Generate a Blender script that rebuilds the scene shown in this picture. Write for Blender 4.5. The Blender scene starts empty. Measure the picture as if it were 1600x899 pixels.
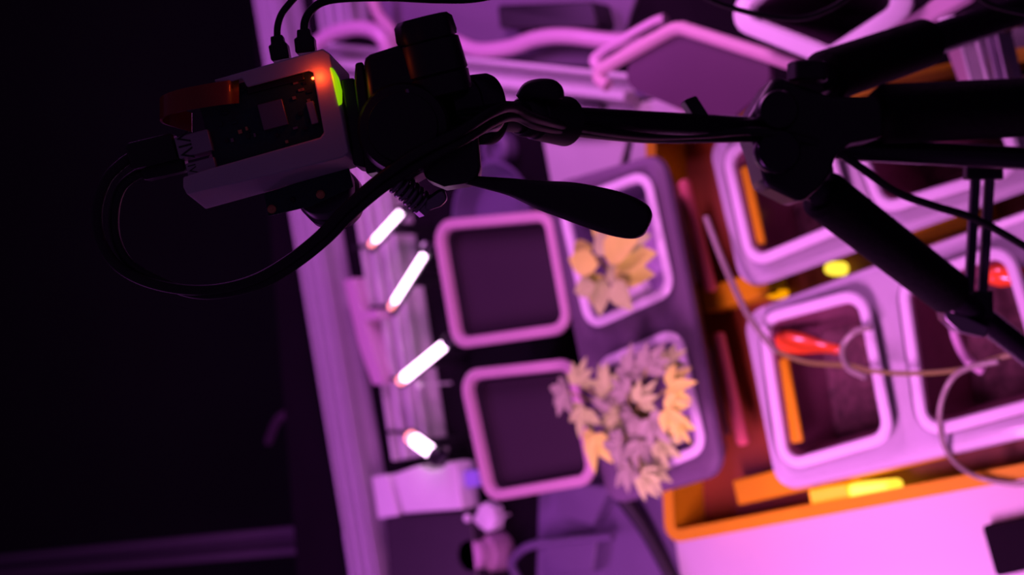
import bpy, bmesh, math, random
from mathutils import Vector as V, Matrix, noise
random.seed(4)
S = bpy.context.scene
COL = S.collection
# ------------------------------------------------------------------ camera
FPX = 2400.0
TH = math.radians(42.0)                # optical axis is 42 degrees off the plumb line, camera held portrait
CAM = V((0, 0, 2.01))
rX = V((0, -math.cos(TH), -math.sin(TH)))   # picture right
uX = V((1, 0, 0))                           # picture up
bX = V((0, -math.sin(TH), math.cos(TH)))    # towards the photographer
cd = bpy.data.cameras.new('camera'); cam = bpy.data.objects.new('camera', cd); COL.objects.link(cam)
M3 = Matrix((rX, uX, bX)).transposed()
cam.matrix_world = Matrix.Translation(CAM) @ M3.to_4x4()
cd.sensor_width = 36; cd.lens = 36 * FPX / 1600; cd.clip_start = .02; cd.clip_end = 60
cd.dof.use_dof = True; cd.dof.focus_distance = .73; cd.dof.aperture_fstop = 7.6
S.camera = cam
# ------------------------------------------------------------------ world, lights, exposure
w = bpy.data.worlds.new('room_air'); S.world = w; w.use_nodes = True
w.node_tree.nodes['Background'].inputs[0].default_value = (.42, .16, .62, 1)
w.node_tree.nodes['Background'].inputs[1].default_value = .055
def area(name, loc, target, size, sizey, col, power, spread=180):
    d = bpy.data.lights.new(name, 'AREA'); d.shape = 'RECTANGLE'; d.size = size; d.size_y = sizey
    d.color = col; d.energy = power; d.spread = math.radians(spread)
    o = bpy.data.objects.new(name, d); COL.objects.link(o); o.location = loc
    o.rotation_euler = (V(target) - V(loc)).to_track_quat('-Z', 'Y').to_euler()
    return o
PINK = (1.0, .255, .92)
VIOL = (.80, .15, 1.0)
area('grow_light', (-.40, .62, 1.30), (-.22, .69, .75), .10, .34, PINK, 2.8, 125)
area('grow_light', (.46, .86, 1.25), (.15, .85, .75), .10, .34, PINK, 2.6)
area('grow_light', (.52, 1.32, 1.30), (.10, 1.30, .75), .10, .4, VIOL, 2.6)
area('grow_light', (-.52, 1.36, 1.30), (-.10, 1.30, .75), .10, .4, VIOL, 1.9)
S.view_settings.view_transform = 'Standard'; S.view_settings.look = 'None'
S.view_settings.gamma = 1; S.view_settings.exposure = 0; S.view_settings.use_curve_mapping = False
S.cycles.sample_clamp_indirect = 4
S.cycles.use_denoising = True
# ------------------------------------------------------------------ helpers
T = .75
def G(px, py, z):                       # the point at height z that the photograph shows there
    d = rX * ((px - 800) / FPX) + uX * ((449.5 - py) / FPX) - bX
    return CAM + d * ((z - CAM.z) / d.z)
def F(px, py, d):                       # a point at distance d along the optical axis
    return CAM + (rX * ((px - 800) / FPX) + uX * ((449.5 - py) / FPX) - bX) * d
def mat(name, col, rough=.5, metal=0, emit=None, es=0, var=.12, scale=40, bump=0, coat=0, trans=0, alpha=None, sss=0, spec=.5):
    m = bpy.data.materials.new(name); m.use_nodes = True
    nt = m.node_tree; p = nt.nodes['Principled BSDF']
    tc = nt.nodes.new('ShaderNodeTexCoord'); n = nt.nodes.new('ShaderNodeTexNoise')
    n.inputs['Scale'].default_value = scale; n.inputs['Detail'].default_value = 3
    nt.links.new(tc.outputs['Object'], n.inputs['Vector'])
    mx = nt.nodes.new('ShaderNodeMix'); mx.data_type = 'RGBA'
    mx.inputs['A'].default_value = tuple(c * (1 - var) for c in col) + (1,)
    mx.inputs['B'].default_value = tuple(min(1, c * (1 + var)) for c in col) + (1,)
    nt.links.new(n.outputs['Fac'], mx.inputs['Factor']); nt.links.new(mx.outputs['Result'], p.inputs['Base Color'])
    p.inputs['Roughness'].default_value = rough; p.inputs['Metallic'].default_value = metal
    p.inputs['Coat Weight'].default_value = coat; p.inputs['Transmission Weight'].default_value = trans
    p.inputs['Specular IOR Level'].default_value = spec
    if sss:
        p.inputs['Subsurface Weight'].default_value = sss; p.inputs['Subsurface Radius'].default_value = (.01, .006, .004)
        p.inputs['Subsurface Scale'].default_value = .4
    if emit:
        p.inputs['Emission Color'].default_value = emit + (1,); p.inputs['Emission Strength'].default_value = es
    if alpha is not None: p.inputs['Alpha'].default_value = alpha
    if bump:
        b = nt.nodes.new('ShaderNodeBump'); b.inputs['Strength'].default_value = bump; b.inputs['Distance'].default_value = .002
        nt.links.new(n.outputs['Fac'], b.inputs['Height']); nt.links.new(b.outputs['Normal'], p.inputs['Normal'])
    return m
M = dict(
    floor=mat('floor_dark', (.014, .012, .018), .9, scale=3, var=.3),
    traywhite=mat('tray_white', (.50, .48, .52), .35, coat=.3, var=.05),
    darkfill=mat('dark_fill', (.020, .007, .019), .85, var=.1, scale=8),
    bench=mat('bench_black', (.006, .003, .007), .9, scale=12, var=.3, spec=.1),
    white=mat('white_plastic', (.80, .78, .80), .42, coat=.15, var=.04),
    board=mat('white_board', (.62, .60, .62), .6, var=.04, scale=8),
    alu=mat('anodised_aluminium', (.58, .52, .62), .42, .2, var=.06, scale=60),
    rimwhite=mat('rim_white_gloss', (.80, .76, .82), .22, coat=.5, var=.03),
    rimmauve=mat('rim_mauve', (.58, .38, .46), .45, var=.06),
    planter=mat('grey_planter', (.12, .085, .13), .45, var=.08),
    pot=mat('pot_dark', (.028, .018, .03), .5, var=.15),
    soil=mat('soil_brown', (.12, .05, .06), .9, var=.95, scale=110, bump=.8),
    pebble=mat('clay_pebbles', (.38, .27, .46), .7, var=.6, scale=90, bump=.8),
    brown=mat('brown_glass', (.22, .08, .12), .25, var=.3, coat=.4),
    orange=mat('orange_plastic', (.64, .40, .004), .5, spec=.2, var=.1, scale=14),
    orangeshade=mat('orange_plastic_shade', (.22, .05, .008), .5, var=.2, scale=14),  # darker copy of the crate orange, shadow on its floor put into the colour
    amber=mat('amber_lens', (1, .5, .03), .4, emit=(1, .36, .0), es=1.0),
    yellow=mat('yellow_light', (1, .7, .1), .4, emit=(1, .75, .05), es=1.4),
    redgloss=mat('red_gloss', (.95, .12, .02), .18, coat=.6, var=.15),
    pinkrefl=mat('pink_reflection', (.85, .22, .22), .35, var=.1),
    leafy=mat('leaf_yellow', (.72, 1.0, .12), .6, var=.2, scale=60, bump=.4),
    leafc=mat('leaf_cream', (.50, .70, .20), .6, var=.2, scale=60, bump=.4),
    leafm=mat('leaf_mauve', (.36, .40, .24), .6, var=.2, scale=60, bump=.4),
    stem=mat('stem_green', (.35, .4, .08), .6),
    black=mat('black_plastic', (.012, .009, .014), .38, var=.2),
    foam=mat('black_foam', (.006, .005, .008), .85, var=.3, scale=200, bump=.3, spec=.15),
    rubber=mat('black_rubber', (.010, .008, .012), .5, var=.2),
    tubeblk=mat('black_tube_gloss', (.02, .014, .026), .25, .3, var=.1),
    bracem=mat('brace_grey', (.08, .06, .10), .35, .3),
    dimhose=mat('dim_hose', (.06, .03, .06), .6),
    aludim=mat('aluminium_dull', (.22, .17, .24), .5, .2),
    steel=mat('dark_steel', (.30, .24, .32), .3, .9, var=.1),
    case=mat('case_white', (.66, .58, .66), .5, var=.04, sss=.5),
    pcb=mat('circuit_green', (.010, .05, .045), .55, var=.5, scale=500),
    chip=mat('chip_metal', (.25, .20, .24), .4, .6, var=.05),
    port=mat('port_metal', (.42, .36, .42), .35, .5, var=.05),
    gold=mat('gold_pad', (.75, .35, .16), .3, .8),
    tape=mat('orange_tape', (.30, .03, .008), .35, var=.25, scale=30, coat=.3, sss=.2),
    glintglow=mat('glint_glow', (.9, .8, .9), .4, emit=(1, .62, .95), es=6),  # emission stands in for bright reflections on clear tubes
    glintend=mat('glint_end', (.9, .5, .4), .4, emit=(1, .25, .25), es=2.4),
    ledred=mat('led_red', (.8, .1, .05), .4, emit=(1, .05, .01), es=18),
    ledgreen=mat('led_green', (.3, .8, .05), .4, emit=(.32, .75, .0), es=.7),
    clear=mat('clear_tubing', (.40, .38, .30), .2, trans=.35, var=.05),
    yellowtube=mat('yellow_tubing', (.26, .26, .05), .3, trans=.2, var=.05),
    hose=mat('pink_hose', (.62, .40, .55), .35, coat=.3, var=.06),
    sheet=mat('grey_sheet', (.15, .11, .18), .6, var=.1, scale=8),
    lilac=mat('lilac_plastic', (.14, .10, .20), .5, var=.08),
    tub=mat('smoky_tub', (.075, .03, .07), .3, coat=.6, var=.15, scale=10),
    violet=mat('violet_plastic', (.30, .25, .75), .4, var=.05),
)
def chain(o):
    s = V((0, 0, 0))
    while o: s += o.location; o = o.parent
    return s
def tag(o, label=None, cat=None, group=None, kind=None):
    for k, v in (('label', label), ('category', cat), ('group', group), ('kind', kind)):
        if v: o[k] = v
    return o
def thing(name, loc, label, cat, group=None):
    o = bpy.data.objects.new(name, None); COL.objects.link(o); o.location = loc; o.empty_display_size = .02
    return tag(o, label, cat, group)
def obj(name, bm, m, parent=None, bevel=0, smooth=True, label=None, fix=True, seg=2):
    """bm holds world coordinates; linked as one mesh"""
    if fix: bmesh.ops.recalc_face_normals(bm, faces=bm.faces[:])
    if parent is None:
        xs = [v.co for v in bm.verts]
        c = V((sum(v.x for v in xs) / len(xs), sum(v.y for v in xs) / len(xs), min(v.z for v in xs)))
    else: c = chain(parent)
    bmesh.ops.translate(bm, verts=bm.verts[:], vec=-c)
    me = bpy.data.meshes.new(name); bm.to_mesh(me); bm.free()
    ms = m if isinstance(m, (list, tuple)) else [m]
    for k in ms: me.materials.append(k)
    o = bpy.data.objects.new(name, me); COL.objects.link(o)
    if parent is None: o.location = c
    else: o.parent = parent
    if bevel:
        b = o.modifiers.new('bevel', 'BEVEL'); b.width = bevel; b.segments = seg; b.limit_method = 'ANGLE'; b.angle_limit = math.radians(35)
    if smooth:
        for p in me.polygons: p.use_smooth = True
        try: me.set_sharp_from_angle(angle=math.radians(40))
        except Exception: pass
    if label: o['label'] = label
    return o
def loft(bm, rings, close=False, cap0=True, cap1=True, mi=None):
    vs = [[bm.verts.new(p) for p in r] for r in rings]
    n = len(vs[0])
    R = range(len(vs)) if close else range(len(vs) - 1)
    for i in R:
        a, b = vs[i], vs[(i + 1) % len(vs)]
        for j in range(n):
            f = bm.faces.new((a[j], a[(j + 1) % n], b[(j + 1) % n], b[j]))
            if mi: f.material_index = mi(i, j)
    if not close:
        if cap0: bm.faces.new(vs[0][::-1])
        if cap1: bm.faces.new(vs[-1])
    return vs
def prism(bm, pts, vec):
    loft(bm, [pts, [p + vec for p in pts]])
def box(bm, c, ax, ay, az):             # centre and three half axes
    pts = [c - ax - ay - az, c + ax - ay - az, c + ax + ay - az, c - ax + ay - az]
    prism(bm, pts, az * 2)
def spline(pts, per=8):
    out = []; P = [pts[0] * 2 - pts[1]] + list(pts) + [pts[-1] * 2 - pts[-2]]
    for i in range(1, len(P) - 2):
        a, b, c, d = P[i - 1:i + 3]
        for k in range(per):
            t = k / per
            out.append(.5 * ((2 * b) + (c - a) * t + (2 * a - 5 * b + 4 * c - d) * t * t + (3 * b - a - 3 * c + d) * t ** 3))
    out.append(pts[-1]); return out
def tube(bm, pts, r, n=12, smooth=0, sx=1, up=None):
    rs = r if isinstance(r, (list, tuple)) else [r] * len(pts)
    if smooth:
        rr = spline([V((x, 0, 0)) for x in rs], smooth); pts = spline(pts, smooth); rs = [max(1e-4, x.x) for x in rr]
    t = (pts[1] - pts[0]).normalized(); nrm = up or (V((0, 0, 1)) if abs(t.z) < .9 else V((1, 0, 0)))
    nrm = (nrm - t * nrm.dot(t)).normalized(); rings = []
    for i, p in enumerate(pts):
        t2 = (pts[min(i + 1, len(pts) - 1)] - pts[max(i - 1, 0)])
        if t2.length > 1e-9: t = t2.normalized()
        nrm = (nrm - t * nrm.dot(t)).normalized(); bn = t.cross(nrm)
        rings.append([p + (nrm * math.cos(2 * math.pi * k / n) + bn * sx * math.sin(2 * math.pi * k / n)) * rs[i] for k in range(n)])
    loft(bm, rings)
def lathe(bm, a, b, prof, n=32, wob=None):   # prof: (t along a..b, radius)
    ax = b - a; t = ax.normalized(); nrm = (V((0, 0, 1)) if abs(t.z) < .9 else V((1, 0, 0))); nrm = (nrm - t * nrm.dot(t)).normalized(); bn = t.cross(nrm)
    loft(bm, [[a + ax * s + (nrm * math.cos(2 * math.pi * k / n) + bn * math.sin(2 * math.pi * k / n)) * r * (1 + (wob * math.cos(k * 2 * math.pi / n * 8) if wob else 0)) for k in range(n)] for s, r in prof])
def ccw(p):
    a = sum(p[i].x * p[(i + 1) % len(p)].y - p[(i + 1) % len(p)].x * p[i].y for i in range(len(p)))
    return list(p) if a > 0 else list(p)[::-1]
def rounded(poly, rad, inset, z=None, n=6):
    P = [V((p.x, p.y)) for p in poly]; m = len(P); L = []
    for i in range(m):
        a, b = P[i], P[(i + 1) % m]; d = (b - a).normalized(); nn = V((-d.y, d.x)); L.append((a + nn * inset, d))
    C = []
    for i in range(m):
        (p, d), (q, e) = L[i - 1], L[i]
        den = d.x * e.y - d.y * e.x; t = ((q.x - p.x) * e.y - (q.y - p.y) * e.x) / den; C.append(p + d * t)
    rr = max(rad - inset, .003); out = []
    for i in range(m):
        a, b, c = C[i - 1], C[i], C[(i + 1) % m]
        u, v = (a - b).normalized(), (c - b).normalized(); h = math.acos(max(-1, min(1, u.dot(v)))) / 2
        k = min(rr / math.tan(h), .45 * min((a - b).length, (c - b).length)); r = k * math.tan(h)
        o = b + (u + v).normalized() * (r / math.sin(h)); s = b + u * k - o; e = b + v * k - o
        a0 = math.atan2(s.y, s.x); a1 = math.atan2(e.y, e.x); da = (a1 - a0 + math.pi) % (2 * math.pi) - math.pi
        for j in range(n + 1):
            an = a0 + da * j / n; out.append(V((o.x + r * math.cos(an), o.y + r * math.sin(an), poly[0].z if z is None else z)))
    return out
def quad(px, z): return ccw([G(x, y, z) for x, y in px])
def plate(name, outlines, z0, z1, m, parent=None, bev=.0015, **kw):
    """flat slab with holes; outlines[0] outer, others holes; all lists of points"""
    cu = bpy.data.curves.new('tmp', 'CURVE'); cu.dimensions = '2D'; cu.fill_mode = 'BOTH'; cu.extrude = (z1 - z0) / 2 - bev; cu.bevel_depth = bev; cu.offset = -bev; cu.bevel_resolution = 1
    for ol in outlines:
        sp = cu.splines.new('POLY'); sp.points.add(len(ol) - 1); sp.use_cyclic_u = True
        for i, p in enumerate(ol): sp.points[i].co = (p.x, p.y, 0, 1)
    o = bpy.data.objects.new('tmp', cu); COL.objects.link(o)
    dg = bpy.context.evaluated_depsgraph_get(); dg.update(); me = o.evaluated_get(dg).to_mesh()
    bm = bmesh.new(); bm.from_mesh(me); o.evaluated_get(dg).to_mesh_clear(); bpy.data.objects.remove(o)
    bmesh.ops.remove_doubles(bm, verts=bm.verts[:], dist=1e-6)
    bmesh.ops.translate(bm, verts=bm.verts[:], vec=V((0, 0, (z0 + z1) / 2)))
    return obj(name, bm, m, parent, **kw)
def slab(name, px, z0, z1, m, parent=None, rad=.004, **kw):
    bm = bmesh.new(); q = quad(px, z1)
    loft(bm, [rounded(q, rad, 0, z0), rounded(q, rad, 0, z1 - .0015), rounded(q, rad, .0015, z1)])
    return obj(name, bm, m, parent, **kw)
def extrusion(bm, A, B, wd, ht, slots=2):
    """aluminium profile: top centre line A-B, slots milled along its top and bottom"""
    t = (B - A).normalized(); s = t.cross(V((0, 0, 1))).normalized(); up = s.cross(t)
    prof = []; pitch = wd / slots; g = pitch * .30; d = ht * .75; d2 = pitch * .05
    prof.append((-wd / 2, 0))
    for i in range(slots):
        c = -wd / 2 + pitch * (i + .5); prof += [(c - g, 0), (c - g * .6, -d), (c + g * .6, -d), (c + g, 0)]
    prof.append((wd / 2, 0)); prof.append((wd / 2, -ht * .4)); prof.append((wd / 2 - d2, -ht * .45)); prof.append((wd / 2 - d2, -ht * .55)); prof.append((wd / 2, -ht * .6)); prof.append((wd / 2, -ht))
    for i in reversed(range(slots)):
        c = -wd / 2 + pitch * (i + .5); prof += [(c + g, -ht), (c + g * .6, -ht + d2), (c - g * .6, -ht + d2), (c - g, -ht)]
    prof.append((-wd / 2, -ht)); prof.append((-wd / 2, -ht * .6)); prof.append((-wd / 2 + d2, -ht * .55)); prof.append((-wd / 2 + d2, -ht * .45)); prof.append((-wd / 2, -ht * .4))
    loft(bm, [[P + s * x + up * y for x, y in prof] for P in (A, B)])
def rail(a, b, z, wd, ht, slots, label, m='alu', group=None):
    bm = bmesh.new(); extrusion(bm, G(*a, z), G(*b, z), wd, ht, slots)
    return tag(obj('aluminium_rail', bm, M[m], bevel=.0008), label, 'rail', group)
def hose(name, pts, r, m, label, cat, z=None, parent=None, n=12):
    bm = bmesh.new(); tube(bm, [G(*p[:2], p[2]) if len(p) > 2 else G(*p, z) for p in pts], r, n, smooth=8)
    o = obj(name, bm, M[m], parent)
    return tag(o, label, cat) if parent is None else o
# ================================================================== SETTING
bm = bmesh.new(); prism(bm, [V((-3, -1.2, -.02)), V((3, -1.2, -.02)), V((3, 5.5, -.02)), V((-3, 5.5, -.02))], V((0, 0, .02)))
tag(obj('floor', bm, M['floor']), kind='structure')
bm = bmesh.new(); prism(bm, [V((-3, 5.5, 0)), V((3, 5.5, 0)), V((3, 5.6, 0)), V((-3, 5.6, 0))], V((0, 0, 2.6)))
tag(obj('wall_back', bm, M['floor']), kind='structure')
# ---- the bench the whole rig stands on
bench = thing('work_bench', V((0, .7, 0)), 'black work bench under all the planters and trays', 'table')
yb = G(440, 450, T).y
bq = [V((-.95, -.02, T)), V((.95, -.02, T)), V((.95, yb + .13, T)), V((-.95, yb - .10, T))]
bm = bmesh.new(); loft(bm, [rounded(bq, .01, 0, T - .03), rounded(bq, .01, 0, T - .002), rounded(bq, .01, .002, T)])
obj('bench_top', bm, M['bench'], bench)
for sx in (-.88, .88):
    for y in (.06, yb - .18):
        bm = bmesh.new(); box(bm, V((sx, y, (T - .03) / 2)), V((.025, 0, 0)), V((0, .025, 0)), V((0, 0, (T - .03) / 2))); obj('leg', bm, M['bench'], bench, bevel=.003)
# ================================================================== LARGE BENCH ITEMS
# ---- rails
rail((405, -60), (582, 980), T + .04, .046, .04, 3, 'violet lit grooved aluminium rail at the edge of the dark floor')
rail((560, 190), (640, 715), T + .035, .060, .035, 3, 'brighter grooved aluminium rail under the four glint bars', 'board')
rail((470, 92), (975, 150), T + .030, .046, .03, 2, 'pale aluminium rail crossing behind the tripod head', 'board')
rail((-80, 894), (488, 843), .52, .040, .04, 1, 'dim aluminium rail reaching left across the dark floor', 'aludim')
rail((548, 830), (572, 990), T + .030, .030, .03, 1, 'short violet aluminium rail stub below the white connector box')
rail((512, -40), (524, 48), T + .034, .055, .034, 3, 'dull grooved aluminium rail behind the pair of cable plugs')
# ---- white boards
bm = None
slab('white_board', [(1046, 800), (1700, 650), (1830, 960), (1080, 1010)], T, T + .004, M['board'], label=None)
tag(COL.objects[-1], 'large white board below the orange crate, brightest spot of the bench', 'board')
slab('white_board', [(845, 205), (992, 170), (962, 285), (868, 330)], T, T + .004, M['board']); tag(COL.objects[-1], 'small white board left of the thin dark seam above the planter', 'board')
slab('white_board', [(1000, 160), (1180, 120), (1190, 260), (975, 285)], T, T + .004, M['board']); tag(COL.objects[-1], 'small white board between the seam and the joint of the tripod', 'board')
slab('lilac_mat', [(842, 735), (1055, 760), (1075, 990), (835, 990)], T, T + .003, M['lilac']); tag(COL.objects[-1], 'lilac plastic mat on the bench below the grey planter', 'mat')
slab('grey_sheet', [(585, -60), (1010, -60), (960, 104), (600, 92)], T, T + .006, M['sheet']); tag(COL.objects[-1], 'grey sheet at the top of the bench behind the tripod head', 'sheet')
slab('black_box', [(776, 8), (925, 2), (935, 42), (780, 44)], T + .006, T + .035, M['black']); tag(COL.objects[-1], 'flat black box lying on the grey sheet', 'box')
slab('dark_module', [(825, 165), (935, 160), (945, 205), (835, 205)], T, T + .02, M['pot']); tag(COL.objects[-1], 'small dark module beside the knob of the column collar', 'box')
# ---- orange crate
oz = T + .055
crate = thing('orange_crate', G(1300, 600, T), 'bright orange low crate holding the white trays', 'crate')
oq = quad([(1012, 205), (1620, 75), (1745, 716), (1044, 846)], oz)
bm = bmesh.new()
loft(bm, [rounded(oq, .012, .004, T + .0045), rounded(oq, .012, .0, oz), rounded(oq, .012, .008, oz), rounded(oq, .012, .010, T + .006)])
obj('crate_body', bm, M['orange'], crate)
bm = bmesh.new(); loft(bm, [rounded(oq, .014, -.003, oz - .004), rounded(oq, .014, -.003, oz + .001), rounded(oq, .014, .009, oz + .001), rounded(oq, .014, .009, oz - .004)], close=True)
obj('crate_rim', bm, M['orange'], crate)
for (a, b) in (((1128, 470), (1230, 440)), ((1380, 385), (1560, 330)), ((1180, 765), (1500, 690))):
    A, B = G(*a, T + .006), G(*b, T + .006); d = (B - A).normalized(); n = V((-d.y, d.x, 0))
    bm = bmesh.new(); prism(bm, [A - n * .012, A + n * .012, B + n * .012, B - n * .012], V((0, 0, .035))); obj('crate_rib', bm, M['orange'], crate, bevel=.002)
bm = bmesh.new(); loft(bm, [rounded(oq, .012, .011, T + .0061), rounded(oq, .012, .011, T + .008)]); obj('crate_floor', bm, M['orangeshade'], crate)
# ---- white trays
# tray: outer quad, holes, top height, wall height
def tray(outer, holes, zt, h, label, m='traywhite', rad=.02, flare=-.012, name='white_tray'):
    c = sum((G(*p, T) for p in outer), V()) / len(outer)
    t = thing(name, V((c.x, c.y, zt - h)), label, 'tray')
    q = quad(outer, zt)
    hs = [rounded(quad(hh, zt), hr, ho, zt) for hh, hr, ho in holes]
    plate('tray_top', [rounded(q, rad, .004, zt)] + hs, zt - .004, zt, M[m], t, bev=.0012)
    bm = bmesh.new()
    loft(bm, [rounded(q, rad, -.002 - flare, zt - h), rounded(q, rad, -.002, zt - .006), rounded(q, rad, 0.0, zt - .001), rounded(q, rad, .006, zt + .0005), rounded(q, rad, .007, zt - .004), rounded(q, rad, .003, zt - .008), rounded(q, rad, .003 - flare, zt - h)], close=True)
    obj('tray_wall', bm, M[m], t)
    return t
def container(outer, z, dep, rimw, label, rad=.022, rim='rimwhite', wall='brown', fill='soil', fd=.07, group=None, name='square_container', taper=.010, riser=.006, cat='container'):
    q = quad(outer, z); c = sum(q, V()) / 4
    t = thing(name, V((c.x, c.y, z - dep)), label, cat, group)
    bm = bmesh.new()
    loft(bm, [rounded(q, rad, rimw * .25, z - riser), rounded(q, rad, 0, z - riser * .6), rounded(q, rad, .0, z - .002), rounded(q, rad, .0022, z), rounded(q, rad, rimw - .002, z), rounded(q, rad, rimw, z - .002), rounded(q, rad, rimw, z - riser)], close=True)
    obj('rim', bm, M[rim], t)
    bm = bmesh.new()
    loft(bm, [rounded(q, rad, rimw * .7 + taper, z - dep), rounded(q, rad, rimw * .6, z - riser), rounded(q, rad, rimw + .001, z - riser), rounded(q, rad, rimw + .002 + taper, z - dep + .003)])
    obj('wall', bm, M[wall], t)
    if fill:
        k = fd / dep; bm = bmesh.new(); r = rounded(q, rad, rimw + .0025 + taper * k, z - fd, n=6)
        cc = sum(r, V()) / len(r); rings = [[cc + (p - cc) * s for p in r] for s in (1, .93, .86, .79, .72, .65, .58, .5, .42, .34, .26, .18, .1, .03)]
        for ri in rings[1:]:
            for p in ri: p.z += 0 if fill in ('darkfill', 'tub') else noise.noise(p * 110) * .004 + noise.noise(p * 300) * .0015
        loft(bm, rings, cap0=False); obj('growing_medium', bm, M[fill], t, fix=False)
    return t
zr = T + .10
J1 = [(1180, 492), (1350, 447), (1398, 690), (1217, 742)]
J2 = [(1398, 436), (1578, 375), (1655, 632), (1434, 690)]
tray([(1160, 492), (1655, 312), (1722, 655), (1214, 768)], [(J1, .024, -.0005), (J2, .024, -.0005)], zr - .014, .035, 'lower white tray holding a square container over the orange crate')
c1 = container(J1, zr, .085, .0100, 'square container with a red float in the lower white tray, left of the pair', group=None)
c2 = container(J2, zr, .085, .0100, 'square container at the right edge crossed by the tripod leg')
J3 = [(1122, 228), (1285, 175), (1335, 355), (1166, 424)]
J4 = [(1322, 215), (1560, 150), (1606, 268), (1372, 338)]
tray([(1104, 215), (1640, 112), (1690, 262), (1158, 452)], [(J3, .024, -.0005), (J4, .024, -.0005)], zr - .014, .035, 'upper white tray partly hidden behind the tripod joint')
c3 = container(J3, zr, .085, .0100, 'square container with an orange reflection strip under the tripod joint')
c4 = container(J4, zr, .085, .0100, 'square container in the upper tray under the thick black tube')
def strip(par, a, b, z, wpx, m='orange', name='reflection_strip'):  # orange strip imitating a glowing reflection inside the container
    A, B = G(*a, z), G(*b, z); d = (B - A).normalized(); n = V((-d.y, d.x, 0)) * wpx
    bm = bmesh.new(); prism(bm, [A - n, A + n, B + n, B - n], V((0, 0, .006))); return obj(name, bm, M[m], par, bevel=.0025, label='bright orange reflection strip')
strip(c1, (1222, 560), (1246, 692), zr - .016, .0085)
strip(c3, (1162, 262), (1188, 385), zr - .016, .0085)
# ---- grey planter with two square pots
zp = T + .125
O1 = [(868, 318), (1012, 262), (1054, 458), (915, 520)]
O2 = [(926, 566), (1060, 508), (1104, 706), (968, 762)]
tray([(852, 292), (1032, 240), (1128, 738), (950, 790)], [(O1, .018, .004), (O2, .018, .004)], zp - .008, .05, 'grey planter box with two square pots of yellowed plants', 'planter', .02, -.025, 'planter_box')
container(O1, zp, .068, .0095, 'white rimmed pot with broad yellow leaves in the grey planter', name='square_pot', wall='lilac', fill='pebble', fd=.035, cat='pot', rad=.02)
container(O2, zp, .068, .0095, 'white rimmed pot with a spreading pale plant in the grey planter', name='square_pot', wall='lilac', fill='pebble', fd=.035, cat='pot', rad=.02)
# ---- two dark pots
zb = T + .11
container([(672, 345), (858, 328), (893, 520), (706, 546)], zb, .11, .0105, 'empty dark square pot with mauve rim, above its twin', name='dark_pot', rim='rimmauve', wall='pot', fill='darkfill', fd=.018, rad=.022, cat='pot', riser=.01, taper=.004)
container([(713, 580), (893, 560), (932, 756), (757, 786)], zb, .11, .0105, 'empty dark square pot with mauve rim, lower, beside the pale leaves', name='dark_pot', rim='rimmauve', wall='pot', fill='darkfill', fd=.018, rad=.022, cat='pot', riser=.01, taper=.004)
# ---- tubs at the top
z = T + .15
lid = thing('smoky_tray', G(1090, 120, T + .13), 'smoky shallow tray turned cornerwise above the tripod column', 'tray')
q = quad([(934, 120), (1062, 42), (1248, 100), (1128, 202)], z)
bm = bmesh.new(); loft(bm, [rounded(q, .022, .004, z - .006), rounded(q, .022, .001, z - .004), rounded(q, .022, .002, z)]); obj('tray_base', bm, M['tub'], lid)
bm = bmesh.new(); tube(bm, [G(x, y, z + .002) for x, y in ((950, 134), (938, 126), (936, 114), (948, 104), (1040, 52), (1062, 45), (1084, 50), (1240, 100), (1252, 108))], .0062, 12, smooth=4); obj('tray_rim', bm, M['rimmauve'], lid)
st = thing('display_stand', G(1080, 110, T), 'pale square post holding up the smoky tray', 'stand')
bm = bmesh.new(); c = G(1090, 122, T + .07); box(bm, c, V((.022, 0, 0)), V((0, .022, 0)), V((0, 0, .07))); obj('stand_post', bm, M['lilac'], st, bevel=.003)
bm = bmesh.new(); tube(bm, [G(x, y, T + .125) for x, y in ((946, 112), (930, 98), (940, 84), (1015, 40), (1040, 30))], .0055, 12, smooth=4)
tag(obj('pink_tube', bm, M['hose']), 'pale pink tube running along the upper left side of the smoky tray', 'tube')
container([(1112, 32), (1215, -62), (1500, -30), (1292, 104)], T + .19, .12, .014, 'smoky tub with brightly lit rim at the top edge', name='smoky_tub', rim='rimwhite', wall='tub', fill='tub', fd=.11, rad=.022, cat='tub', taper=.012, riser=.010)
# ================================================================== GLINT BARS AND LEFT SIDE FITTINGS
def glintbar(a, b, label, rr=.0038, capdir=1):  # glowing bar added in place of a reflection on a clear tube
    z = T + .07; A, B = G(*a, z), G(*b, z); d = (B - A).normalized()
    t = thing('glint_bar', (A + B) / 2, label, 'glint bar', 'glint bars fanned along the rail')
    bm = bmesh.new(); tube(bm, [A + d * .008, A + d * .009, B - d * .004, B], [rr * .9, rr, rr, rr * .7], 14); obj('glow_tube', bm, M['glintglow'], t)
    bm = bmesh.new(); tube(bm, [A - d * .003, A, A + d * .0085], [rr * .5, rr * .95, rr * .95], 14); obj('tube_end', bm, M['glintend'], t, label='reddish end of the glowing tube')
    bm = bmesh.new(); tube(bm, [B, B + d * .003, B + d * .012, B + d * .014], [rr * .9, rr * 1.5, rr * 1.5, rr], 16); obj('end_cap', bm, M['black'], t, label='black end cap')
    bm = bmesh.new(); s = d.cross(V((0, 0, 1)))
    box(bm, (A + B) / 2 - V((0, 0, rr + .004)), d * ((B - A).length / 2 + .010), s * .004, V((0, 0, .003)))
    box(bm, (A + B) / 2 - V((0, 0, .04)), d * .006, s * .004, V((0, 0, .032))); obj('holder', bm, M['black'], t, bevel=.001)
    bm = bmesh.new(); tube(bm, [A, A - d * .012 - V((0, 0, .01)), A + V((.0, .03, -.03)) , A + V((-.002, .07, -.034))], .0022, 8, smooth=6); obj('wire', bm, M['rubber'], t)
    return t
glintbar((580, 382), (628, 330), 'topmost of the four glint bars, just under the coil spring')
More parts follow.
